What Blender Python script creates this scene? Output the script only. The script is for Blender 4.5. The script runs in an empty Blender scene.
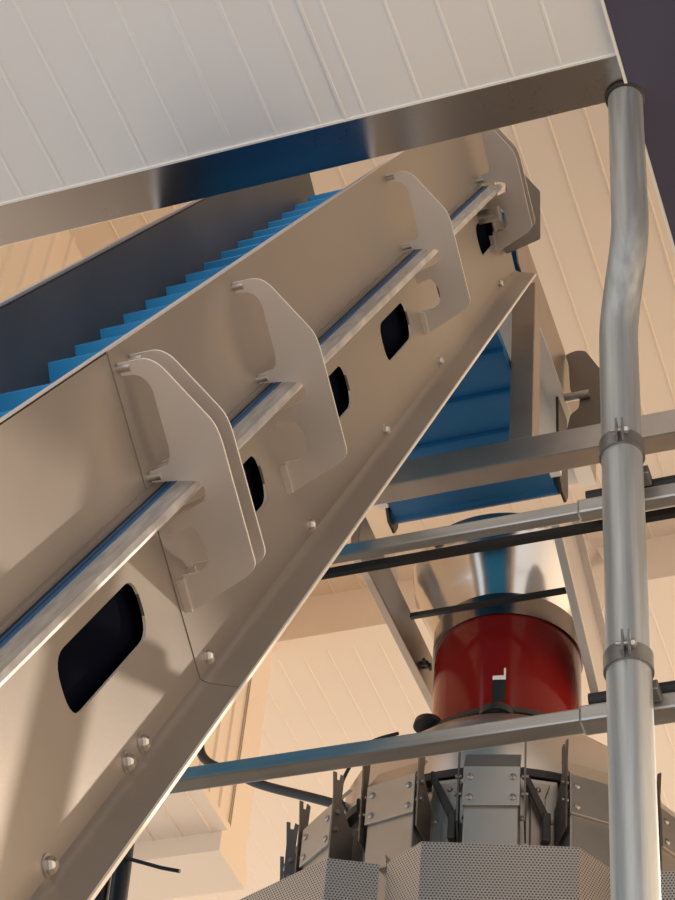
import bpy, bmesh, math, random
from mathutils import Vector, Matrix
random.seed(7)
C = bpy.context.scene.collection
scn = bpy.context.scene
R = math.radians
PI = math.pi

# ------------------------------------------------------------------ camera
cam = bpy.data.cameras.new('camera')
cam.sensor_fit = 'VERTICAL'; cam.sensor_height = 36.0; cam.lens = 80.0
cam.clip_start = 0.05; cam.clip_end = 100
co = bpy.data.objects.new('camera', cam); C.objects.link(co)
right = Vector((0.94141, 0.32774, 0.07959))
upv = Vector((0.18300, -0.69461, 0.69572))
fwd = Vector((-0.28330, 0.64039, 0.71389))
m3 = Matrix((right, upv, -fwd)).transposed()
co.matrix_world = m3.to_4x4()
scn.camera = co

# ------------------------------------------------------------------ world, sun, exposure
w = bpy.data.worlds.new('world'); scn.world = w; w.use_nodes = True
nt = w.node_tree; nt.nodes.clear()
wo = nt.nodes.new('ShaderNodeOutputWorld'); bg = nt.nodes.new('ShaderNodeBackground')
tc = nt.nodes.new('ShaderNodeTexCoord'); dt = nt.nodes.new('ShaderNodeVectorMath'); dt.operation = 'DOT_PRODUCT'
dt.inputs[1].default_value = (0.74, 0.66, 0.10)       # bright side of the hall: windows to the right and behind
cr = nt.nodes.new('ShaderNodeValToRGB'); ma = nt.nodes.new('ShaderNodeMath'); ma.operation = 'MULTIPLY_ADD'
ma.inputs[1].default_value = 0.5; ma.inputs[2].default_value = 0.5
nt.links.new(tc.outputs['Generated'], dt.inputs[0]); nt.links.new(dt.outputs['Value'], ma.inputs[0])
nt.links.new(ma.outputs[0], cr.inputs[0]); nt.links.new(cr.outputs[0], bg.inputs[0]); nt.links.new(bg.outputs[0], wo.inputs[0])
e = cr.color_ramp.elements
e[0].position = 0.15; e[0].color = (0.50, 0.52, 0.55, 1)
e[1].position = 0.95; e[1].color = (1.0, 0.74, 0.50, 1)
k = e.new(0.55); k.color = (0.50, 0.44, 0.38, 1)
bg.inputs[1].default_value = 2.1

sun = bpy.data.lights.new('sun', 'SUN'); sun.energy = 1.1; sun.angle = R(1.2); sun.color = (1.0, 0.86, 0.72)
so = bpy.data.objects.new('sun', sun); C.objects.link(so)
so.rotation_euler = Vector((-1.0, -1.497, -0.80)).to_track_quat('-Z', 'Y').to_euler()

scn.view_settings.view_transform = 'Standard'
scn.view_settings.look = 'None'
scn.view_settings.gamma = 1.0
scn.view_settings.use_curve_mapping = False
scn.view_settings.exposure = 0.06

# ------------------------------------------------------------------ materials
def mat(name, col, rough=0.5, metal=0.0, noise=0.0, nscale=6.0, stretch=(1, 1, 1), bump=0.0, bscale=40.0, coat=0.0, trans=0.0, rvar=0.0, aniso=0.0):
    m = bpy.data.materials.new(name); m.use_nodes = True
    t = m.node_tree; b = t.nodes['Principled BSDF']
    b.inputs['Base Color'].default_value = (*col, 1); b.inputs['Roughness'].default_value = rough
    b.inputs['Metallic'].default_value = metal; b.inputs['Coat Weight'].default_value = coat
    b.inputs['Transmission Weight'].default_value = trans; b.inputs['Anisotropic'].default_value = aniso
    tcn = t.nodes.new('ShaderNodeTexCoord'); mp = t.nodes.new('ShaderNodeMapping')
    mp.inputs['Scale'].default_value = stretch
    t.links.new(tcn.outputs['Object'], mp.inputs[0])
    if noise > 0 or rvar > 0:
        n = t.nodes.new('ShaderNodeTexNoise'); n.inputs['Scale'].default_value = nscale; n.inputs['Detail'].default_value = 6
        t.links.new(mp.outputs[0], n.inputs['Vector'])
        r = t.nodes.new('ShaderNodeValToRGB')
        lo = tuple(max(0, c * (1 - noise)) for c in col); hi = tuple(min(1, c * (1 + noise)) for c in col)
        r.color_ramp.elements[0].position = 0.3; r.color_ramp.elements[0].color = (*lo, 1)
        r.color_ramp.elements[1].position = 0.7; r.color_ramp.elements[1].color = (*hi, 1)
        t.links.new(n.outputs['Fac'], r.inputs[0]); t.links.new(r.outputs[0], b.inputs['Base Color'])
        if rvar > 0:
            k = t.nodes.new('ShaderNodeMapRange')
            k.inputs[3].default_value = max(0.02, rough - rvar); k.inputs[4].default_value = min(1, rough + rvar)
            t.links.new(n.outputs['Fac'], k.inputs[0]); t.links.new(k.outputs[0], b.inputs['Roughness'])
    if bump > 0:
        n2 = t.nodes.new('ShaderNodeTexNoise'); n2.inputs['Scale'].default_value = bscale; n2.inputs['Detail'].default_value = 3
        t.links.new(mp.outputs[0], n2.inputs['Vector'])
        bp = t.nodes.new('ShaderNodeBump'); bp.inputs['Strength'].default_value = bump; bp.inputs['Distance'].default_value = 0.002
        t.links.new(n2.outputs['Fac'], bp.inputs['Height']); t.links.new(bp.outputs[0], b.inputs['Normal'])
    return m

M = {}
M['steel'] = mat('brushed_stainless', (0.375, 0.338, 0.305), 0.40, 0.75, noise=0.06, nscale=3, bump=0.05, bscale=180, rvar=0.05)
M['plate'] = mat('plate_stainless', (0.70, 0.655, 0.615), 0.40, 0.75, noise=0.04, nscale=5, bump=0.03, bscale=160)
M['edge'] = mat('edge_glint', (0.92, 0.88, 0.82), 0.45, 0.35)  # pale rim colour with the bright edge highlights painted in
M['trim'] = mat('trim_stainless', (0.52, 0.48, 0.45), 0.26, 1.0, noise=0.06, nscale=3, rvar=0.06)
M['cone'] = mat('funnel_stainless', (0.24, 0.215, 0.20), 0.2, 1.0, noise=0.1, nscale=5, rvar=0.05)
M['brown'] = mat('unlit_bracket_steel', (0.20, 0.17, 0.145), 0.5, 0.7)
M['redrim'] = mat('red_acrylic_rim', (0.50, 0.014, 0.009), 0.2)
M['mirror'] = mat('polished_stainless', (0.62, 0.59, 0.56), 0.16, 1.0, noise=0.05, nscale=4, rvar=0.05)
M['frame'] = mat('frame_steel', (0.40, 0.34, 0.29), 0.38, 0.8, noise=0.1, nscale=8, rvar=0.06)
M['galv'] = mat('galvanised_steel', (0.55, 0.58, 0.58), 0.40, 0.7, noise=0.16, nscale=9, stretch=(10, 10, 0.4), bump=0.12, bscale=60, rvar=0.08)
M['clamp'] = mat('clamp_steel', (0.30, 0.30, 0.29), 0.38, 0.8, noise=0.2, nscale=20)
M['rail'] = mat('rail_steel', (0.50, 0.49, 0.47), 0.34, 0.85, noise=0.12, nscale=7, stretch=(1, 8, 8), rvar=0.06)
M['alu'] = mat('scuffed_aluminium', (0.66, 0.66, 0.66), 0.38, 0.7, noise=0.2, nscale=12, stretch=(10, 1.5, 1.5), bump=0.1, bscale=50, rvar=0.1)
M['blue'] = mat('blue_belt_plastic', (0.013, 0.28, 0.64), 0.45, 0.0, noise=0.05, nscale=5)
M['under'] = mat('shaded_belt', (0.007, 0.125, 0.30), 0.5, noise=0.05, nscale=5)  # belt blue darkened to carry the shade below the head
M['bluestrip'] = mat('blue_wear_strip', (0.01, 0.09, 0.24), 0.45)
M['black'] = mat('black_rubber', (0.012, 0.012, 0.013), 0.45, noise=0.2)
M['slot_shade'] = mat('slot_shade_black', (0.002, 0.003, 0.008), 0.9)  # near-black that paints in the shade inside the slots
M['slot_shade'].node_tree.nodes['Principled BSDF'].inputs['Specular IOR Level'].default_value = 0.02
M['fork'] = mat('fork_metal', (0.17, 0.15, 0.13), 0.4, 0.7, noise=0.2)
M['dark'] = mat('dark_metal', (0.06, 0.055, 0.05), 0.4, 0.6, noise=0.2)
M['innersheet'] = mat('dark_sheet', (0.13, 0.125, 0.125), 0.45, 0.5, noise=0.2, nscale=4, rvar=0.1)
M['white'] = mat('white_coated_panel', (0.78, 0.78, 0.77), 0.38, 0.0, noise=0.025, nscale=2, bump=0.05, bscale=90)
M['cream'] = mat('cream_coated_panel', (0.84, 0.71, 0.575), 0.42, 0.0, noise=0.02, nscale=2, bump=0.05, bscale=90)
M['violet'] = mat('dark_slate_panel', (0.062, 0.06, 0.10), 0.5, 0.0, noise=0.05, nscale=3)
M['blocker'] = mat('bounce_blocker', (0.20, 0.18, 0.16), 0.5, 0.3, noise=0.2)
M['floor'] = mat('resin_floor', (0.52, 0.48, 0.44), 0.5, 0.0, noise=0.12, nscale=2)
M['red'] = mat('red_acrylic', (0.19, 0.008, 0.006), 0.14)
M['red'].node_tree.nodes['Principled BSDF'].inputs['Specular IOR Level'].default_value = 0.3
M['drum'] = mat('weigher_stainless', (0.58, 0.52, 0.46), 0.3, 0.85, noise=0.05, nscale=4, rvar=0.06)
M['hop'] = mat('hopper_stainless', (0.46, 0.42, 0.37), 0.36, 0.8, noise=0.06, nscale=9, rvar=0.05)
M['riv'] = mat('rivet_steel', (0.34, 0.31, 0.28), 0.35, 0.9)
M['bolt'] = mat('bolt_steel', (0.50, 0.47, 0.43), 0.32, 0.9, noise=0.15, nscale=60)
M['whitep'] = mat('white_plastic', (0.85, 0.83, 0.78), 0.5)

def perforated():
    m = bpy.data.materials.new('perforated_sheet'); m.use_nodes = True
    t = m.node_tree; b = t.nodes['Principled BSDF']; b.inputs['Metallic'].default_value = 0.75; b.inputs['Roughness'].default_value = 0.42
    uv = t.nodes.new('ShaderNodeUVMap'); uv.uv_map = 'sheet'
    def N(op, a=None, c=None):
        n = t.nodes.new('ShaderNodeVectorMath'); n.operation = op
        if isinstance(a, tuple): n.inputs[0].default_value = a
        elif a: t.links.new(a, n.inputs[0])
        if isinstance(c, tuple): n.inputs[1].default_value = c
        elif c: t.links.new(c, n.inputs[1])
        return n
    p = 0.0076
    sc = N('MULTIPLY', uv.outputs[0], (1 / p, 1 / (p * 1.732), 0))
    def dots(off):
        a = N('ADD', sc.outputs[0], off); f = N('FRACTION', a.outputs[0]); s = N('SUBTRACT', f.outputs[0], (0.5, 0.5, 0))
        k = N('MULTIPLY', s.outputs[0], (1, 1.732, 0)); l = N('LENGTH', k.outputs[0])
        q = t.nodes.new('ShaderNodeMath'); q.operation = 'LESS_THAN'; t.links.new(l.outputs['Value'], q.inputs[0]); q.inputs[1].default_value = 0.29
        return q
    d1 = dots((0, 0, 0)); d2 = dots((0.5, 0.5, 0))
    mx = t.nodes.new('ShaderNodeMath'); mx.operation = 'MAXIMUM'
    t.links.new(d1.outputs[0], mx.inputs[0]); t.links.new(d2.outputs[0], mx.inputs[1])
    mix = t.nodes.new('ShaderNodeMix'); mix.data_type = 'RGBA'
    mix.inputs['A'].default_value = (0.56, 0.51, 0.46, 1); mix.inputs['B'].default_value = (0.13, 0.115, 0.105, 1)
    t.links.new(mx.outputs[0], mix.inputs['Factor']); t.links.new(mix.outputs['Result'], b.inputs['Base Color'])
    return m
M['perf'] = perforated()

# ------------------------------------------------------------------ mesh helpers
class MB:
    def __init__(s): s.v = []; s.f = []
    def add(s, vs, fs):
        o = len(s.v); s.v += [Vector(v) for v in vs]; s.f += [tuple(i + o for i in f) for f in fs]; return s
    def hexa(s, p):   # 8 points, bottom loop then top loop
        return s.add(p, [(3, 2, 1, 0), (4, 5, 6, 7), (0, 1, 5, 4), (1, 2, 6, 5), (2, 3, 7, 6), (3, 0, 4, 7)])
    def box(s, a, b, fr=None):
        p = [(a[0], a[1], a[2]), (b[0], a[1], a[2]), (b[0], b[1], a[2]), (a[0], b[1], a[2]),
             (a[0], a[1], b[2]), (b[0], a[1], b[2]), (b[0], b[1], b[2]), (a[0], b[1], b[2])]
        if fr: p = [fr(*q) for q in p]
        return s.hexa(p)
    def prism(s, poly, h0, h1, fr):   # convex-ish polygon (a,b) swept from h0 to h1, fr(a,b,h)
        n = len(poly)
        return s.add([fr(a, b, h0) for a, b in poly] + [fr(a, b, h1) for a, b in poly],
                     [tuple(range(n))[::-1], tuple(range(n, 2 * n))] + [(i, (i + 1) % n, n + (i + 1) % n, n + i) for i in range(n)])
    def tube(s, pts, r, n=16, cap=True):
        pts = [Vector(p) for p in pts]; rings = []; up = None
        for i, p in enumerate(pts):
            t = (pts[min(i + 1, len(pts) - 1)] - pts[max(i - 1, 0)]).normalized()
            if up is None:
                up = Vector((0, 0, 1)) if abs(t.z) < 0.9 else Vector((0, 1, 0))
            a = t.cross(up).normalized(); up = a.cross(t).normalized()
            rr = r[i] if isinstance(r, (list, tuple)) else r
            rings.append([p + rr * (math.cos(2 * PI * k / n) * a + math.sin(2 * PI * k / n) * up) for k in range(n)])
        vs = [v for g in rings for v in g]; fs = []
        for i in range(len(pts) - 1):
            for k in range(n):
                fs.append((i * n + k, i * n + (k + 1) % n, (i + 1) * n + (k + 1) % n, (i + 1) * n + k))
        if cap: fs += [tuple(range(n))[::-1], tuple((len(pts) - 1) * n + k for k in range(n))]
        return s.add(vs, fs)
    def lathe(s, prof, n=64, fr=None, close=False):   # prof (r,z)
        vs = []; fs = []; m = len(prof)
        for r, z in prof:
            for k in range(n):
                a = 2 * PI * k / n; q = (r * math.cos(a), r * math.sin(a), z); vs.append(fr(*q) if fr else q)
        for i in range(m if close else m - 1):
            j = (i + 1) % m
            for k in range(n): fs.append((i * n + k, i * n + (k + 1) % n, j * n + (k + 1) % n, j * n + k))
        if not close:
            if prof[0][0] > 1e-6: fs.append(tuple(range(n))[::-1])
            if prof[-1][0] > 1e-6: fs.append(tuple((m - 1) * n + k for k in range(n)))
        return s.add(vs, fs)

def wloc(o):
    p = Vector((0, 0, 0))
    while o: p += o.location; o = o.parent
    return p

def obj(name, mb, material, parent=None, smooth=False, bevel=0.0, origin=None):
    me = bpy.data.meshes.new(name)
    base = Vector(origin) if origin is not None else (wloc(parent) if parent else Vector((0, 0, 0)))
    me.from_pydata([tuple(v - base) for v in mb.v], [], mb.f)
    bm = bmesh.new(); bm.from_mesh(me)
    bmesh.ops.remove_doubles(bm, verts=bm.verts, dist=1e-6)
    bmesh.ops.recalc_face_normals(bm, faces=bm.faces); bm.to_mesh(me); bm.free()
    me.materials.append(material)
    o = bpy.data.objects.new(name, me); C.objects.link(o)
    if parent:
        o.parent = parent
        if origin is not None: o.location = base - wloc(parent)
    elif origin is not None: o.location = base
    if smooth:
        for p in me.polygons: p.use_smooth = True
        md = o.modifiers.new('edge_split', 'EDGE_SPLIT'); md.split_angle = R(35)
    if bevel > 0:
        b = o.modifiers.new('bevel', 'BEVEL'); b.width = bevel; b.segments = 2; b.limit_method = 'ANGLE'; b.angle_limit = R(40)
    return o

def sheet(outer, holes, th, fr):
    """flat sheet with holes: (a,b) outline, thickness th along +h, mapped with fr(a,b,h) -> MB"""
    cu = bpy.data.curves.new('outline', 'CURVE'); cu.dimensions = '2D'; cu.fill_mode = 'BOTH'; cu.extrude = th / 2
    for lp in [outer] + holes:
        sp = cu.splines.new('POLY'); sp.points.add(len(lp) - 1); sp.use_cyclic_u = True
        for q, p in zip(lp, sp.points): p.co = (q[0], q[1], 0, 1)
    t = bpy.data.objects.new('outline', cu); C.objects.link(t)
    dg = bpy.context.evaluated_depsgraph_get(); me = bpy.data.meshes.new_from_object(t.evaluated_get(dg))
    mb = MB(); mb.add([fr(v.co.x, v.co.y, v.co.z + th / 2) for v in me.vertices], [tuple(p.vertices) for p in me.polygons])
    bpy.data.objects.remove(t); bpy.data.curves.remove(cu); bpy.data.meshes.remove(me)
    return mb

def cut_edge_glints(o, axis, skip=None):
    """paler cut rim of a sheet, its highlight painted into the colour"""
    o.data.materials.append(M['edge']); ax = Vector(axis).normalized()
    for p in o.data.polygons:
        if abs(p.normal.dot(ax)) < 0.5 and not (skip and abs(p.normal.dot(Vector(skip))) > 0.98): p.material_index = 1
    return o

def rounded(poly, rad, seg=5):
    """round the corners of a polygon; rad a number or a list"""
    out = []; n = len(poly)
    for i in range(n):
        p0, p1, p2 = Vector(poly[i - 1]).to_2d(), Vector(poly[i]).to_2d(), Vector(poly[(i + 1) % n]).to_2d()
        r = rad[i] if isinstance(rad, (list, tuple)) else rad
        d0, d1 = (p0 - p1), (p2 - p1); l = min(r, d0.length * 0.48, d1.length * 0.48)
        if l < 1e-5: out.append(tuple(p1)); continue
        a, b = p1 + d0.normalized() * l, p1 + d1.normalized() * l
        for k in range(seg + 1):
            t = k / seg; out.append(tuple((1 - t) ** 2 * a + 2 * t * (1 - t) * p1 + t * t * b))
    return out

def props(o, label, cat, group=None, kind=None):
    if label: o['label'] = label
    if cat: o['category'] = cat
    if group: o['group'] = group
    if kind: o['kind'] = kind
    return o
def thing(name, label, cat, loc, group=None):
    o = bpy.data.objects.new(name, None); o.empty_display_size = 0.1; C.objects.link(o); o.location = loc
    return props(o, label, cat, group)
def struct(o, label, cat): return props(o, label, cat, None, 'structure')
def dupe(o, parent, rotz=None, loc=None):
    c = o.copy(); C.objects.link(c); c.parent = parent
    if rotz is not None: c.rotation_euler.z = rotz
    if loc is not None: c.location = loc
    for ch in list(o.children): dupe(ch, c)
    return c
XYZ = lambda a, b, c: (a, b, c)

# ------------------------------------------------------------------ the setting
FZ = -1.5
HC = 3.4            # underside of the low ceiling
m = MB().box((-2.9, 1.80, 0.80), (1.0, 6.6, 0.86))  # unseen platform, added to keep floor bounce off the undersides
for x in (-2.8, 0.9):
    for y in (1.9, 6.5): m.box((x - 0.05, y - 0.05, FZ), (x + 0.05, y + 0.05, 0.80))
struct(obj('floor', m, M['blocker']), 'added unseen platform under the weigher, blocking floor bounce', 'platform')
mb = MB().box((-6, -3, FZ - 0.1), (3.5, 10, FZ))
struct(obj('floor', mb, M['floor']), 'beige resin floor under the machines', 'floor')

def ribbed(x0, x1, y0, y1, z, th, ribs, wd=0.012, dp=0.004):
    """ceiling slab whose underside carries narrow beads running along Y"""
    prof = [(x0, z)]; ribs = sorted(ribs)
    for r in ribs:
        if x0 + wd < r < x1 - wd:
            prof += [(r - wd / 2, z), (r - wd / 4, z - dp), (r + wd / 4, z - dp), (r + wd / 2, z)]
    prof += [(x1, z), (x1, z + th), (x0, z + th)]
    m = MB(); n = len(prof)
    m.add([(a, y0, b) for a, b in prof] + [(a, y1, b) for a, b in prof],
          [(i, (i + 1) % n, n + (i + 1) % n, n + i) for i in range(n)])
    # end caps as quads down from the top
    for y, off in ((y0, 0), (y1, n)):
        for i in range(n - 3):
            a, b = prof[i], prof[i + 1]
            m.add([(a[0], y, a[1]), (b[0], y, b[1]), (b[0], y, z + th), (a[0], y, z + th)], [(0, 1, 2, 3)])
    return m
ribs = [-0.98 - 0.097 * k for k in range(0, 40)] + [-0.86 + 0.097 * k for k in range(0, 4)]
lc = ribbed(-4.5, -0.455, -1.0, 2.162, HC, 0.12, ribs, 0.010, 0.0012).box((-1.024, -1.0, HC - 0.003), (-1.018, 2.157, HC + 0.001))
struct(obj('ceiling', lc, M['white']), 'low white ribbed ceiling above the camera', 'ceiling')
struct(obj('ceiling', MB().box((-0.449, -1.0, HC - 0.012), (1.6, 4.6, HC + 0.12)), M['violet']), 'dark slate ceiling panel at the upper right', 'ceiling')
struct(obj('trim_1', MB().box((-0.4555, -1.0, HC - 0.014), (-0.4495, 4.6, HC + 0.12)), M['whitep']), 'thin pale strip edging the dark slate panel', 'trim')
m = MB().box((-4.5, 2.162, HC - 0.004), (-0.457, 2.266, HC + 0.16))
struct(obj('trim_2', m, M['trim'], bevel=0.002), 'polished stainless trim along the edge of the low ceiling', 'trim')
struct(obj('trim_3', MB().box((-4.5, 2.158, HC - 0.005), (-0.457, 2.1625, HC)), M['whitep']), 'white sealant line between the low ceiling and its stainless trim', 'trim')

UZ = 5.2
ribs2 = [-2.45 + 0.115 * k for k in range(0, 44)]
struct(obj('ceiling', ribbed(-2.62, 3.0, 2.0, 5.4, UZ, 0.1, ribs2, 0.009, 0.0035), M['cream']), 'high cream ribbed ceiling over the conveyor head', 'ceiling')
PZ = 5.0
ribs3 = [-4.9 + 0.105 * k for k in range(0, 76)]
struct(obj('ceiling', ribbed(-5.0, 3.0, 5.5, 9.0, PZ, 0.1, ribs3, 0.01, 0.0025), M['cream']), 'cream ribbed ceiling behind the weigher', 'ceiling')
struct(obj('trim_4', MB().box((-2.62, 5.4, PZ - 0.006), (3.0, 5.5, PZ)), M['cream']), 'plain cream strip at the front edge of the rear ceiling', 'trim')
struct(obj('trim_5', MB().box((-2.62, 5.4, PZ), (3.0, 5.44, UZ + 0.1)), M['cream']), 'step face between the high ceiling and the rear ceiling', 'trim')
# left bulkhead wall with upright ribs
m = MB(); prof = [(-2.6, 1.5)]
y = 1.6
while y < 5.28:
    prof += [(-2.6, y - 0.012), (-2.592, y - 0.006), (-2.592, y + 0.006), (-2.6, y + 0.012)]; y += 0.095
prof += [(-2.6, 5.30)]
for a, b in zip(prof[:-1], prof[1:]):
    m.add([(a[0], a[1], 4.07), (b[0], b[1], 4.07), (b[0], b[1], UZ), (a[0], a[1], UZ)], [(0, 1, 2, 3)])
m.box((-2.7, 1.5, 4.07), (-2.601, 5.40, UZ + 0.1))
struct(obj('wall_left', m, M['cream']), 'cream bulkhead wall with upright ribs left of the conveyor', 'wall')
m = MB().box((-2.60, 5.305, 3.99), (-2.59, 5.455, 5.0)).box((-2.60, 1.5, 3.99), (-2.59, 5.305, 4.075))
struct(obj('trim_6', m, M['cream']), 'cream corner flashing on the bulkhead wall edge', 'trim')
m = MB().box((-2.592, 5.30, 4.07), (-2.589, 5.302, 5.0))
struct(obj('trim_7', m, M['frame']), 'dark joint line along the corner flashing', 'trim')
# soffit left of the bulkhead, its lip
rs = [-5.9 + 0.11 * k for k in range(0, 31)]
struct(obj('ceiling', ribbed(-6.0, -2.54, 1.5, 5.18, 3.965, 0.02, rs, 0.012, 0.004), M['cream']), 'lower cream soffit under the bulkhead wall', 'ceiling')
struct(obj('trim_8', MB().box((-6.0, 5.18, 3.885), (-2.56, 5.42, 3.985)), M['cream']), 'cream lip at the far edge of the soffit', 'trim')

# ------------------------------------------------------------------ conveyor
CI, SI = 0.48385, 0.87515
def cv(x, u, wv): return (-1 + x, u * CI - wv * SI, u * SI + wv * CI)
def cvp(u, wv, h): return cv(h, u, wv)              # sheet in the side plane
conv = thing('inclined_conveyor', 'steep stainless conveyor with blue flighted belt rising to the right', 'conveyor', (-1.25, 0.2, FZ))

def slot(uc, half=0.143, w0=-0.717, w1=-0.637):
    return rounded([(uc - half, w0), (uc + half, w0), (uc + half, w1), (uc - half, w1)], 0.036, 6)
U0, U1, US = -0.75, 5.34, 2.404
TOP, BOT = -0.365, -0.828
side1 = sheet([(U0, BOT), (US, BOT), (US, TOP), (U0, TOP)], [slot(0.98), slot(1.56), slot(2.145)], 0.004, lambda u, wv, h: cv(h - 0.004, u, wv))
side2 = sheet([(US + 0.001, BOT), (U1, BOT), (U1, -0.40), (U1 - 0.03, TOP), (US + 0.001, TOP)], [slot(2.73), slot(3.325), slot(3.905, 0.127), slot(4.485, 0.125), slot(5.06, 0.123)], 0.004, lambda u, wv, h: cv(h - 0.0025, u, wv))
cut_edge_glints(obj('side_panel', side1, M['steel'], conv), (1, 0, 0), (0, CI, SI))
cut_edge_glints(obj('side_panel', side2, M['steel'], conv), (1, 0, 0), (0, CI, SI))
far = sheet([(U0, BOT - 0.02), (U1, BOT - 0.02), (U1, TOP), (U0, TOP)], [], 0.004, lambda u, wv, h: cv(h - 0.504, u, wv))
obj('side_panel', far, M['steel'], conv)
obj('inner_sheet', MB().box((-0.4985, U0, -0.62), (-0.494, U1, TOP - 0.006), lambda a, b, c: cv(a, b, c)), M['innersheet'], conv)  # thin darker sheet over the inner face of the far side panel
# out-turned lower flanges (bend radius, then a lip sloping down)
def flange(u0, u1, dx=0.0, sgn=1, x0=0.0):
    pr = [(0, BOT), (0.003, BOT - 0.004), (0.008, BOT - 0.0075), (0.014, BOT - 0.010), (0.052, BOT - 0.022), (0.052, BOT - 0.0255), (0.012, BOT - 0.0135), (0.004, BOT - 0.0105), (-0.003, BOT - 0.005), (-0.004, BOT)]
    return MB().prism([(x0 + dx + sgn * a, b) for a, b in pr], u0, u1, lambda a, b, h: cv(a, h, b))
obj('flange', flange(U0, US), M['steel'], conv, smooth=True)
obj('flange', flange(US + 0.001, U1, 0.0015), M['steel'], conv, smooth=True)
obj('flange', flange(U0, U1, 0, -1, -0.5), M['steel'], conv)
obj('lip_glint', MB().box((0.0515, U0, BOT - 0.0265), (0.0555, U1, BOT - 0.0215), lambda a, b, c: cv(a, b, c)), M['edge'], conv)  # pale strip added along the lip, painting in its highlight
# top hem
obj('hem', MB().box((-0.010, U0, TOP - 0.002), (0.0, U1 - 0.03, TOP + 0.0015), lambda a, b, c: cv(a, b, c)), M['plate'], conv)
obj('hem', MB().box((-0.504, U0, TOP - 0.002), (-0.492, U1 - 0.03, TOP + 0.003), lambda a, b, c: cv(a, b, c)), M['plate'], conv)
# belt bed, return run and cleats
belt = obj('belt', MB().box((-0.488, U0 + 0.1, -0.628), (-0.012, U1 + 0.02, -0.618), lambda a, b, c: cv(a, b, c)), M['blue'], conv)
obj('slot_shade_sheet', MB().box((-0.030, U0 + 0.1, -0.810), (-0.020, U1 - 0.01, -0.625), lambda a, b, c: cv(a, b, c)), M['slot_shade'], conv)  # dark sheet added behind the slots in place of their shade
obj('return_belt', MB().box((-0.488, U0 + 0.1, -0.822), (-0.012, 4.95, -0.812), lambda a, b, c: cv(a, b, c)), M['blue'], conv)
obj('slide_bed', MB().box((-0.499, U0 + 0.1, -0.640), (-0.032, U1 - 0.1, -0.630), lambda a, b, c: cv(a, b, c)), M['dark'], conv)
cl0 = None
for k in [-8, -7, -6, -5, -4, -3, -1.7] + list(range(0, 15)):
    u = 3.282 + 0.1375 * k
    if cl0 is None:
        pr = [(0.0, -0.497), (0.004, -0.495), (0.008, -0.499), (-0.018, -0.575), (-0.030, -0.619), (-0.062, -0.619), (-0.036, -0.570)]
        o_ = cv(-0.25, u, -0.6)
        mbc = MB(); n = len(pr)
        mbc.prism([(u + a, b) for a, b in pr], -0.480, -0.014, lambda a, b, h: cv(h, a, b))
        cl0 = obj('cleat', mbc, M['blue'], conv, origin=o_, bevel=0.0015); u_first = u
    else:
        d = u - u_first
        dupe(cl0, conv, loc=cl0.location + Vector((0, d * CI, d * SI)))

# guide bar along the outside of the panel
bar = obj('guide_bar', MB().prism([(0.0235, -0.583), (0.057, -0.580), (0.059, -0.575), (0.057, -0.5675), (0.0235, -0.5665)], 0.2, 5.13, lambda a, b, h: cv(a, h, b)), M['alu'], conv)
m = MB().box((0.0105, 0.2, -0.580), (0.0235, 5.13, -0.5645), lambda a, b, c: cv(a, b, c))
s_ = obj('wear_strip', m, M['bluestrip'], bar); s_['label'] = 'dark blue plastic strip'
m = MB().box((0.0080, 0.2, -0.580), (0.0105, 5.13, -0.5630), lambda a, b, c: cv(a, b, c)).box((0.0170, 0.2, -0.5647), (0.0180, 5.13, -0.5638), lambda a, b, c: cv(a, b, c))
s_ = obj('strip_lip', m, M['black'], bar); s_['label'] = 'thin black lines beside the blue strip'
m = MB().box((0.0, 0.2, -0.5815), (0.0080, 5.13, -0.5565), lambda a, b, c: cv(a, b, c))
obj('bar_mount', m, M['steel'], bar)

# hook shaped guard plates, each with two pins to the panel
HOOK = [(.004, -.386), (.044, -.386), (.060, -.398), (.113, -.490), (.116, -.515), (.116, -.690), (.104, -.702), (.012, -.737),
        (.011, -.686), (.036, -.686), (.053, -.676), (.056, -.645), (.044, -.622), (.011, -.628), (.011, -.606), (.048, -.597), (.074, -.590), (.076, -.564), (.040, -.556), (.005, -.552),
        (.006, -.538), (.036, -.533), (.042, -.515), (.042, -.424), (.030, -.406), (.005, -.403)]
HR = [0, .012, .016, .012, .01, .012, .008, .001, .001, .004, .012, .014, .006, .001, .001, .004, .012, .012, .004, 0, 0, .008, .012, .012, .01, 0]
plate0 = None; pin0 = None
def hook(u):
    global plate0
    if plate0 is None:
        mbp = sheet(rounded(HOOK, HR, 4), [], 0.004, lambda a, b, h: cv(a, u + h, b))
        plate0 = obj('guard_plate', mbp, M['plate'], conv, origin=cv(0, u, -0.55)); cut_edge_glints(plate0, (0, CI, SI))
        for wv in (-.394, -.5455):
            p = obj('pin', MB().tube([cv(-0.001, u + 0.002, wv), cv(0.020, u + 0.002, wv)], 0.0055, 14), M['bolt'], plate0, smooth=True)
        t = obj('weld_tab', MB().box((0.0, u - 0.004, -.737), (0.012, u, -.69), lambda a, b, c: cv(a, b, c)), M['plate'], plate0)
        plate0['u'] = u
        return plate0
    d = u - plate0['u']
    return dupe(plate0, conv, loc=plate0.location + Vector((0, d * CI, d * SI)))
for u in (2.42, 2.470, 2.965, 4.14, 5.10, 5.16): hook(u)
del plate0['u']
for o in conv.children:
    if 'u' in o.keys(): del o['u']

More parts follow.
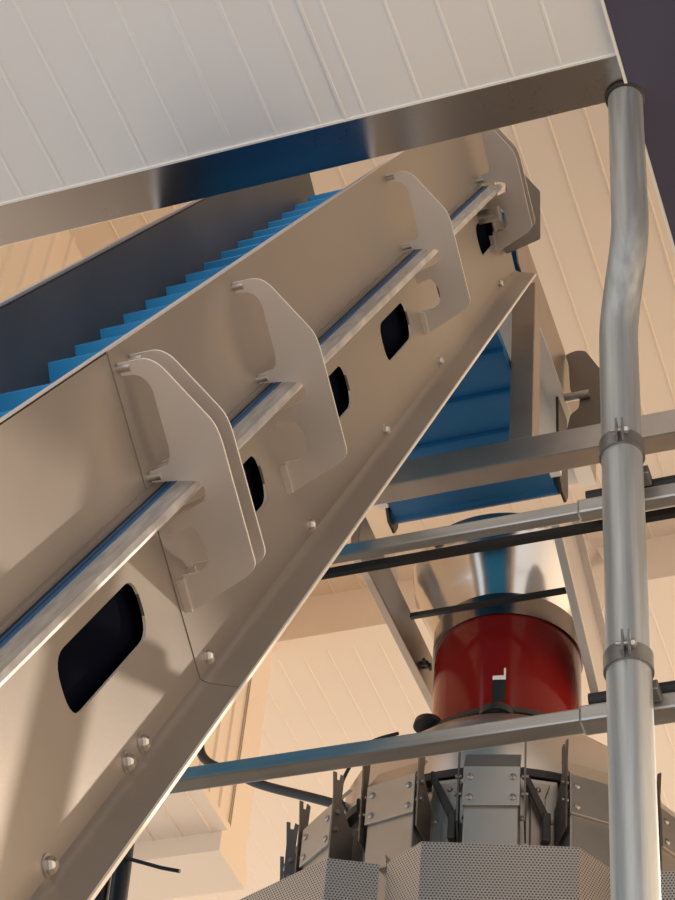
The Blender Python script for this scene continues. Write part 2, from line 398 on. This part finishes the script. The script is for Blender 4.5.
# dome bolts along the lower bend and the washer plate bolt by the top slot
def bolt_mb(x, u, wv, r=0.0105, l=0.012):
    f = lambda a, b, c: cv(x + c, u + a, wv + b)
    m = MB().lathe([(0, 0), (r * 1.35, 0), (r * 1.35, 0.002), (r, 0.002)], 20, f)
    m.lathe([(r, 0.002), (r, l * 0.5), (r * .85, l * .8), (r * .5, l), (0, l)], 6 if r < 0.012 else 24, f)
    return m
b0 = None
for u, wv in ((1.845, -.820), (2.11, -.818), (2.168, -.818), (2.449, -.815), (3.035, -.815), (3.633, -.816), (4.21, -.816), (5.077, -.815), (1.25, -.82), (0.7, -.82)):
    if b0 is None: b0 = obj('bolt', bolt_mb(0, u, wv), M['bolt'], conv, origin=cv(0, u, wv)); ub, wb = u, wv
    else:
        v = Vector(cv(0, u, wv)) - Vector(cv(0, ub, wb)); dupe(b0, conv, loc=b0.location + v)
obj('end_stop', MB().tube([cv(0, 5.02, -.628), cv(0.05, 5.02, -.628)], 0.018, 24).tube([cv(0.05, 5.02, -.628), cv(0.056, 5.02, -.628)], 0.021, 24), M['bolt'], conv, smooth=True)

# horizontal head section: side panels, lower flange, return belt, roller, guard plates
HY0, HY1 = 3.40, 4.22
def headside(x, s):
    return MB().prism([(3.20, 4.62), (3.345, 4.345), (3.50, 4.33), (HY1, 4.33), (HY1, 4.52), (3.36, 4.53)], x, x + s, lambda a, b, h: (h, a, b))
obj('head_side_panel', headside(-1.0, -0.004), M['frame'], conv)
obj('head_side_panel', headside(-1.504, 0.004), M['frame'], conv)
obj('added_gap_sheet', MB().box((-1.44, 3.30, 4.345), (-1.05, HY1, 4.350)), M['whitep'], conv)  # added white sheet, stands in for bright ceiling seen through the gap
obj('head_flange', MB().box((-1.05, 3.47, 4.326), (-1.0, HY1, 4.331)), M['edge'], conv)  # near flange in the pale edge colour, its lit look painted in
obj('head_flange', MB().box((-1.504, 3.47, 4.326), (-1.44, HY1, 4.331)), M['plate'], conv)
obj('head_belt', MB().box((-1.49, 3.25, 4.46), (-1.01, 4.2, 4.47)), M['blue'], conv)
obj('head_roller', MB().tube([(-1.50, 4.10, 4.40), (-1.004, 4.10, 4.40)], 0.05, 24), M['dark'], conv, smooth=True)
rs0 = None
for k in range(5):
    y0 = 3.205 + 0.1425 * k
    z0 = 4.0
    pr = [(y0, z0 + 0.03), (y0, z0 + 0.002), (y0 + 0.003, z0 - 0.006), (y0 + 0.009, z0 - 0.009), (y0 + 0.022, z0 - 0.009), (y0 + 0.08, z0 - 0.002), (y0 + 0.1425, z0 + 0.006), (y0 + 0.1425, z0 + 0.03)]
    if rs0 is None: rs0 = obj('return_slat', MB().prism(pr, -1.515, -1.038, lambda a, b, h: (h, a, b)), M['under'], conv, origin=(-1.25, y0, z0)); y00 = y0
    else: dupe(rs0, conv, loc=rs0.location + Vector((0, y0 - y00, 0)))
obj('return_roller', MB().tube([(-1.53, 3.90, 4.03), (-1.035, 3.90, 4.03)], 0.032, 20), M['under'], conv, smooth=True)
for x in (-1.535, -1.026):
    obj('roller_hanger', MB().prism([(3.84, 4.33), (3.94, 4.33), (3.95, 4.02), (3.93, 3.98), (3.88, 3.98), (3.85, 4.02)], x, x + 0.008, lambda a, b, h: (h, a, b)), M['dark'], conv)
    obj('hanger_block', MB().box((x - 0.01, 3.78, 3.985), (x + 0.02, 3.83, 4.06)), M['whitep'], conv)
# guard plates on the head, their steel colour darkened to carry the shade
hp = rounded([(-1.0, 4.515), (-.965, 4.525), (-.938, 4.515), (-.885, 4.40), (-.885, 4.19), (-.945, 4.165), (-1.0, 4.165), (-.985, 4.25), (-.96, 4.27), (-.955, 4.33), (-.985, 4.35), (-.99, 4.47)], .01, 3)
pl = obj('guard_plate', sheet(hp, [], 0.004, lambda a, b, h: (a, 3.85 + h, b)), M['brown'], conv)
obj('pin', MB().tube([(-1.0, 3.842, 4.315), (-0.925, 3.842, 4.315)], 0.013, 18), M['bolt'], pl, smooth=True)
hq = rounded([(-1.0, 4.585), (-.953, 4.559), (-.901, 4.452), (-.899, 4.244), (-.992, 4.212), (-1.0, 4.23)], .006, 3)
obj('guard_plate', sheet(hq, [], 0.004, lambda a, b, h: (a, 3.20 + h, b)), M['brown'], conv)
# feet down to the floor
for x in (-1.0, -1.5):
    obj('leg', MB().box((x - 0.025, 0.18, FZ), (x + 0.025, 0.23, -0.75)), M['frame'], conv)
    obj('leg', MB().box((x - 0.025, 0.62, FZ), (x + 0.025, 0.67, 0.05)), M['frame'], conv)

# ------------------------------------------------------------------ frame under the head
fr_ = thing('support_frame', 'brown square steel crossbeam with short post under the conveyor head', 'frame', (-1.0, 3.4, 3.63))
obj('crossbeam', MB().box((-1.62, 3.40, 3.620), (1.5, 3.464, 3.702)), M['frame'], fr_, bevel=0.004)
obj('post', MB().box((-1.033, 3.402, 3.702), (-0.968, 3.462, 4.322)), M['frame'], fr_, bevel=0.003)
obj('post', MB().box((-1.605, 3.402, 3.702), (-1.540, 3.462, 4.325)), M['frame'], fr_, bevel=0.003)

# ------------------------------------------------------------------ rails, pipe, clamps
def rail(z, name, label, x0, sy, sz, x1=1.5, y=2.385):
    t = thing(name, label, 'rail', (x0, y, z))
    obj('rail_tube', MB().box((x0, y, z), (x1, y + sy, z + sz)), M['rail'], t, bevel=0.004)
    obj('coupling', MB().box((-0.60, y - 0.003, z - 0.003), (-0.40, y + sy + 0.003, z + sz + 0.003)), M['rail'], t, bevel=0.005)
    return t
rail(2.385, 'steel_rail', 'upper steel rail crossing behind the pipe below the blue belt', -1.75, 0.021, 0.027)
rail(1.939, 'steel_rail', 'lower steel rail crossing in front of the weigher', -1.75, 0.035, 0.026)
m = MB().box((-1.75, 2.425, 2.384), (1.5, 2.437, 2.399))
props(obj('flat_bar', m, M['black']), 'thin black bar running just under the upper steel rail', 'bar')

px_, py_ = -0.503, 2.312
qx, qy = -0.463, 2.262
pts = [(qx, qy, HC - 0.004), (qx, qy, 3.2), (qx, qy, 3.0)]
for k in range(1, 12):
    t = k / 12; s = t * t * (3 - 2 * t); pts.append((qx + (px_ - qx) * s, qy + (py_ - qy) * s, 3.0 - 0.29 * t))
pts += [(px_, py_, 2.69), (px_, py_, 2.0), (px_, py_, 1.2), (px_, py_, 0.86)]
pipe = thing('steel_pipe', 'galvanised upright pipe with an offset bend, in front of the rails', 'pipe', (px_, py_, 0.86))
obj('pipe_tube', MB().tube(pts, 0.0345, 40), M['galv'], pipe, smooth=True)
obj('weld_collar', MB().lathe([(0.034, -0.012), (0.039, -0.009), (0.040, -0.003), (0.036, 0.0)], 40, lambda a, b, c: (qx + a, qy + b, HC - 0.005 + c)), M['dark'], pipe, smooth=True)

def clamp(z, label):
    t = thing('pipe_clamp', label, 'clamp', (px_, py_, z), 'clamps on the upright pipe')
    ro, ri = 0.0385, 0.0347
    obj('band', MB().lathe([(ri, -0.016), (ro, -0.016), (ro, 0.016), (ri, 0.016)], 48, lambda a, b, c: (px_ + a, py_ + b, z + c), close=True), M['clamp'], t, smooth=True)
    fx, fy = 0.15, -0.99
    for s, nm in ((-1, 'ear'), (1, 'ear')):
        c = Vector((px_ + fx * ro, py_ + fy * ro, z)); tx = Vector((0.99, 0.15, 0)); rd = Vector((fx, fy, 0))
        mbx = MB(); c2 = c + tx * s * 0.005
        mbx.hexa([c2 + tx * a * 0.0018 + rd * b + Vector((0, 0, h)) for h in (-0.014, 0.026) for a, b in ((-1, -0.002), (1, -0.002), (1, 0.016), (-1, 0.016))])
        obj(nm, mbx, M['clamp'], t)
    c = Vector((px_ + fx * (ro + 0.009), py_ + fy * (ro + 0.009), z + 0.003)); tx = Vector((0.99, 0.15, 0))
    obj('clamp_bolt', MB().tube([c - tx * 0.016, c + tx * 0.016], 0.0035, 12).tube([c + tx * 0.008, c + tx * 0.014], 0.007, 6), M['bolt'], t)
    obj('saddle', MB().box((px_ - 0.03, py_ + 0.036, z - 0.024), (px_ + 0.036, 2.381, z - 0.004)), M['clamp'], t, bevel=0.003)
    return t
clamp(2.437, 'pipe clamp with bolt ears holding the pipe at the upper rail')
clamp(1.972, 'pipe clamp with bolt ears holding the pipe at the lower rail')
for z, lb in ((2.4285, 'black tube lying on the upper rail beside the pipe'), (1.984, 'black tube lying on the lower rail beside the pipe')):
    props(obj('black_tube', MB().tube([(-0.585, 2.40, z), (1.5, 2.40, z)], 0.0145, 18), M['black'], smooth=True), lb, 'tube', 'black tubes on the rails')

# ------------------------------------------------------------------ infeed: funnel, red cylinder, sensor bar, brackets
WC = Vector((-1.26, 4.2, 0))
def wf(a, b, c): return (WC.x + a, WC.y + b, c)
fun = thing('infeed_funnel', 'flared stainless funnel above the red cylinder', 'funnel', (WC.x, WC.y, 3.72))
m = MB().lathe([(0.200, 3.70), (0.206, 3.73), (0.232, 3.80), (0.275, 3.90), (0.285, 3.975), (0.282, 3.975), (0.270, 3.90), (0.226, 3.80), (0.200, 3.735), (0.195, 3.70)], 72, wf, close=True)
obj('cone', m, M['mirror'], fun, smooth=True)
obj('neck', MB().lathe([(0.2075, 3.66), (0.2125, 3.66), (0.2125, 3.735), (0.2075, 3.735)], 72, wf, close=True), M['cone'], fun, smooth=True)

cyl = thing('infeed_cylinder', 'glossy red acrylic cylinder on top of the weigher', 'cylinder', (WC.x, WC.y, 3.31))
obj('shell', MB().lathe([(0.203, 3.31), (0.2065, 3.31), (0.2065, 3.70), (0.203, 3.70)], 96, wf, close=True), M['red'], cyl, smooth=True)
obj('rim_band', MB().lathe([(0.2064, 3.672), (0.2072, 3.672), (0.2072, 3.70), (0.2064, 3.70)], 96, wf, close=True), M['redrim'], cyl, smooth=True)
def onshell(a0, a1, z0, z1, r0, r1):
    mm = MB(); n = 6
    for i in range(n):
        b0_, b1_ = a0 + (a1 - a0) * i / n, a0 + (a1 - a0) * (i + 1) / n
        mm.hexa([wf(r * math.cos(b), r * math.sin(b), z) for z in (z0, z1) for r, b in ((r0, b0_), (r1, b0_), (r1, b1_), (r0, b1_))])
    return mm
af = math.atan2(-4.2, 1.26)
s_ = obj('window_slot', onshell(af - 0.19, af - 0.02, 3.355, 3.428, 0.2060, 0.2075), M['black'], cyl); s_['label'] = 'black slot in the red wall'
s_ = obj('slot_flap', onshell(af - 0.19, af - 0.02, 3.428, 3.442, 0.2060, 0.2078).add(*[(lambda q: (q.v, q.f))(onshell(af - 0.045, af - 0.02, 3.442, 3.468, 0.2060, 0.2078))][0]), M['whitep'], cyl); s_['label'] = 'white flap above the slot'

m = MB().prism([(3.925, 3.640), (3.937, 3.640), (3.937, 3.655), (3.925, 3.655)], -1.462, -1.002, lambda a, b, h: (h, a, b))
props(obj('sensor_bar', m, M['dark']), 'thin dark bar crossing in front of the funnel neck', 'bar')

t = thing('side_bracket', 'brown steel arm left of the funnel reaching toward the rear', 'bracket', (-1.5, 3.7, 3.62))
obj('arm', MB().prism([(3.60, 3.60), (3.72, 3.61), (4.40, 3.63), (4.40, 3.76), (3.60, 3.76)], -1.525, -1.50, lambda a, b, h: (h, a, b)), M['frame'], t, bevel=0.003)
obj('lip', MB().box((-1.545, 3.62, 3.752), (-1.525, 4.40, 3.76)), M['frame'], t)
for yy, zz in ((4.16, 3.66), (4.13, 3.645)):
    obj('wing_screw', MB().tube([(-1.50, yy, zz), (-1.475, yy, zz)], 0.008, 10).box((-1.485, yy - 0.018, zz - 0.004), (-1.478, yy + 0.018, zz + 0.004)), M['black'], t)
t = thing('diagonal_brace', 'pale steel brace sloping down right of the funnel', 'brace', (-1.0, 3.8, 3.7))
obj('strut', MB().prism([(3.73, 3.70), (3.87, 3.835), (4.36, 3.585), (4.22, 3.42)], -1.01, -0.985, lambda a, b, h: (h, a, b)), M['plate'], t, bevel=0.002)
obj('edge_fold', MB().prism([(3.865, 3.835), (3.88, 3.835), (4.375, 3.585), (4.355, 3.585)], -0.985, -0.965, lambda a, b, h: (h, a, b)), M['plate'], t)
props(obj('mounting_plate', MB().box((-1.58, 3.98, 3.78), (-1.572, 4.10, 4.02)), M['plate']), 'pale upright plate just left of the funnel', 'plate')

# ------------------------------------------------------------------ weigher
wg = thing('multihead_weigher', 'round stainless weigher with riveted hoppers and perforated guards', 'weighing machine', (WC.x, WC.y, 0.86))
obj('drum', MB().lathe([(0.44, 2.35), (0.44, 2.93), (0.425, 2.95), (0.425, 3.10), (0.415, 3.125), (0.30, 3.24), (0.245, 3.285)], 96, wf), M['drum'], wg, smooth=True)
obj('rim', MB().lathe([(0.44, 2.925), (0.465, 2.925), (0.468, 2.945), (0.44, 2.95)], 96, wf, close=True), M['dark'], wg, smooth=True)
tp = obj('top_disc', MB().lathe([(0.235, 3.285), (0.25, 3.288), (0.25, 3.302), (0.24, 3.309), (0.2, 3.309)], 80, wf), M['dark'], wg, smooth=True)
aa = af - 0.10
obj('sight_ring', MB().lathe([(0.035, 0.0), (0.045, 0.0), (0.045, 0.02), (0.035, 0.02)], 32, lambda a, b, c: (WC.x + 0.26 * math.cos(aa) + a, WC.y + 0.26 * math.sin(aa) + b, 3.254 + c), close=True), M['black'], tp, smooth=True)
aa2 = af - 0.98
obj('locking_knob', MB().lathe([(0.0, 0.028), (0.02, 0.027), (0.036, 0.018), (0.04, 0.0)], 24, lambda a, b, c: (WC.x + 0.25 * math.cos(aa2) + a, WC.y + 0.25 * math.sin(aa2) + b, 3.312 + c)), M['black'], tp, smooth=True)
obj('column', MB().lathe([(0.36, 1.0), (0.36, 2.36)], 48, wf), M['drum'], wg, smooth=True)
for sx_ in (-1, 1):
    for sy_ in (-1, 1):
        obj('leg', MB().box((WC.x + sx_ * 0.33 - 0.03, WC.y + sy_ * 0.33 - 0.03, 0.86), (WC.x + sx_ * 0.33 + 0.03, WC.y + sy_ * 0.33 + 0.03, 2.36)), M['frame'], wg)

# one hopper, facing -Y before turning; t sideways, r outward
def hf(t, r, z): return (WC.x + t, WC.y - r, z)
NH = 14; PH0 = math.atan2(-0.54, 0.13) + PI / 2
hop = MB().prism([(-.064, 2.84), (-.064, 2.60), (-.050, 2.56), (-.050, 2.50), (.050, 2.50), (.050, 2.56), (.064, 2.60), (.064, 2.84)], 0.44, 0.552, lambda a, b, h: hf(a, h, b))
h0 = obj('hopper', hop, M['hop'], wg, origin=(WC.x, WC.y, 2.7), bevel=0.003)
cov = MB().prism([(0.552, 2.765), (0.560, 2.765), (0.560, 2.875), (0.515, 2.945), (0.505, 2.945), (0.552, 2.875)], -0.067, 0.067, lambda a, b, h: hf(h, a, b))
obj('cover_plate', cov, M['hop'], h0, bevel=0.0015)
for t_ in (-.050, .050):
    for z_ in (2.787, 2.845):
        obj('rivet', MB().lathe([(0.0085, 0), (0.0085, 0.002), (0.005, 0.005), (0, 0.006)], 14, lambda a, b, c: hf(t_ + a, 0.560 + c, z_ + b)), M['riv'], h0, smooth=True)
for t_ in (-.078, .078):
    m = MB().prism([(0.50, 2.70), (0.562, 2.72), (0.566, 2.90), (0.572, 2.965), (0.562, 2.965), (0.560, 2.945), (0.552, 2.945), (0.550, 2.965), (0.540, 2.96), (0.542, 2.88), (0.50, 2.80)], t_ - 0.002, t_ + 0.002, lambda a, b, h: hf(h, a, b))
    obj('fork', m, M['fork'], h0)
    for z_ in (2.80, 2.85):
        obj('pivot_pin', MB().tube([hf(t_ - 0.008, 0.552, z_), hf(t_ + 0.008, 0.552, z_)], 0.006, 10), M['riv'], h0)
obj('door_lug', MB().prism([(-.012, 2.62), (.012, 2.62), (.006, 2.655), (-.006, 2.655)], 0.552, 0.572, lambda a, b, h: hf(a, h, b)), M['hop'], h0)
# drive panel between two hoppers
a0 = obj('drive_panel', MB().prism([(-.050, 2.50), (.050, 2.50), (.050, 2.92), (-.050, 2.92)], 0.435, 0.462, lambda a, b, h: hf(a, h, b)), M['hop'], wg, origin=(WC.x, WC.y, 2.7), bevel=0.003)
obj('channel', MB().prism([(-.018, 2.50), (.018, 2.50), (.018, 2.86), (.030, 2.90), (-.030, 2.90), (-.018, 2.86)], 0.462, 0.474, lambda a, b, h: hf(a, h, b)), M['frame'], a0, bevel=0.002)
for t_, z_ in ((-.036, 2.80), (.036, 2.80), (-.036, 2.62), (.036, 2.62), (0, 2.88), (0, 2.70)):
    obj('rivet', MB().lathe([(0.007, 0), (0.007, 0.002), (0.004, 0.005), (0, 0.006)], 12, lambda a, b, c: hf(t_ + a, (0.474 if t_ == 0 else 0.462) + c, z_ + b)), M['riv'], a0, smooth=True)
obj('lever', MB().prism([(-.044, 2.925), (-.036, 2.925), (.020, 2.80), (.020, 2.77), (.010, 2.77), (-.044, 2.90)], 0.490, 0.497, lambda a, b, h: hf(a, h, b)).prism([(.006, 2.80), (.026, 2.80), (.026, 2.72), (.006, 2.72)], 0.474, 0.500, lambda a, b, h: hf(a, h, b)), M['dark'], a0, bevel=0.003)
st = 2 * PI / NH
h0.rotation_euler.z = PH0
a0.rotation_euler.z = PH0 + st / 2
for k in range(1, NH):
    dupe(h0, wg, rotz=PH0 + st * k)
    dupe(a0, wg, rotz=PH0 + st * (k + 0.5))
# perforated guards
NG = 9; GZ0, GZ1 = 1.95, 2.50
gpr = [(-.245, .70), (-.168, .785), (.168, .785), (.245, .70)]
me = bpy.data.meshes.new('perforated_guard')
vs = []; fs = []; uvs = []
run = 0; L = [0]
for a, b in zip(gpr[:-1], gpr[1:]): run += math.dist(a, b); L.append(run)
bm = bmesh.new(); uvl = bm.loops.layers.uv.new('sheet')
def gq(pts, uv):
    f = bm.faces.new([bm.verts.new(p) for p in pts])
    for l, q in zip(f.loops, uv): l[uvl].uv = q
for i in range(3):
    (a, b), (c, d) = gpr[i], gpr[i + 1]
    gq([(a, -b, GZ0 - 2.7), (c, -d, GZ0 - 2.7), (c, -d, GZ1 - 2.7), (a, -b, GZ1 - 2.7)], [(L[i], 0), (L[i + 1], 0), (L[i + 1], GZ1 - GZ0), (L[i], GZ1 - GZ0)])
gq([(a, -b, GZ1 - 2.7) for a, b in gpr], [(a, b) for a, b in gpr])
bmesh.ops.remove_doubles(bm, verts=bm.verts, dist=1e-5); bmesh.ops.recalc_face_normals(bm, faces=bm.faces)
bm.to_mesh(me); bm.free(); me.materials.append(M['perf'])
g0 = bpy.data.objects.new('perforated_guard', me); C.objects.link(g0); g0.parent = wg; g0.location = (0, 0, 2.7 - 0.86)
sd = g0.modifiers.new('solid', 'SOLIDIFY'); sd.thickness = 0.003
GA = math.atan2(-0.74, 0.215) + PI / 2
g0.rotation_euler.z = GA
for k in range(1, NG): dupe(g0, wg, rotz=GA + 2 * PI / NG * k)

# ------------------------------------------------------------------ hoses, cables
def bez(ps, n=10):
    ps = [Vector(p) for p in ps]; out = []
    for i in range(len(ps) - 1):
        p0, p1, p2, p3 = ps[max(i - 1, 0)], ps[i], ps[i + 1], ps[min(i + 2, len(ps) - 1)]
        for k in range(n):
            t = k / n
            out.append(0.5 * ((2 * p1) + (-p0 + p2) * t + (2 * p0 - 5 * p1 + 4 * p2 - p3) * t * t + (-p0 + 3 * p1 - 3 * p2 + p3) * t ** 3))
    out.append(ps[-1]); return out
obj('air_hose', MB().tube(bez([(-2.10, 4.0, 5.19), (-2.10, 4.0, 4.4), (-2.10, 4.0, 3.75), (-2.095, 4.0, 3.50), (-2.085, 4.0, 3.37), (-2.05, 4.0, 3.30), (-1.95, 4.0, 3.24), (-1.87, 4.0, 3.19), (-1.62, 4.0, 3.075), (-1.50, 4.05, 3.0)]), 0.013, 14), M['black'], wg, smooth=True)
obj('thin_cable', MB().tube(bez([(-1.60, 3.95, 3.02), (-1.63, 3.95, 3.09), (-1.61, 3.95, 3.17), (-1.56, 3.95, 3.24), (-1.50, 4.0, 3.3)]), 0.005, 10), M['black'], wg, smooth=True)
for i, (x, lb) in enumerate(((-1.332, 'leftmost'), (-1.301, 'second from left'), (-1.270, 'third from left'), (-1.239, 'rightmost'))):
    props(obj('black_cable', MB().tube(bez([(x, 2.2, 0.86), (x, 2.2, 1.1), (x + 0.008, 2.2, 1.4), (x - 0.005, 2.2, 1.72)]), 0.0135, 12), M['black'], smooth=True), lb + ' of the black cables hanging under the conveyor flange', 'cable', 'black cables under the conveyor')
props(obj('cable_tie', MB().tube([(-1.24, 2.19, 1.655), (-1.17, 2.19, 1.625), (-1.14, 2.19, 1.615)], 0.003, 8), M['black'], smooth=True), 'stiff black tie end sticking out of the cable bundle', 'cable tie')
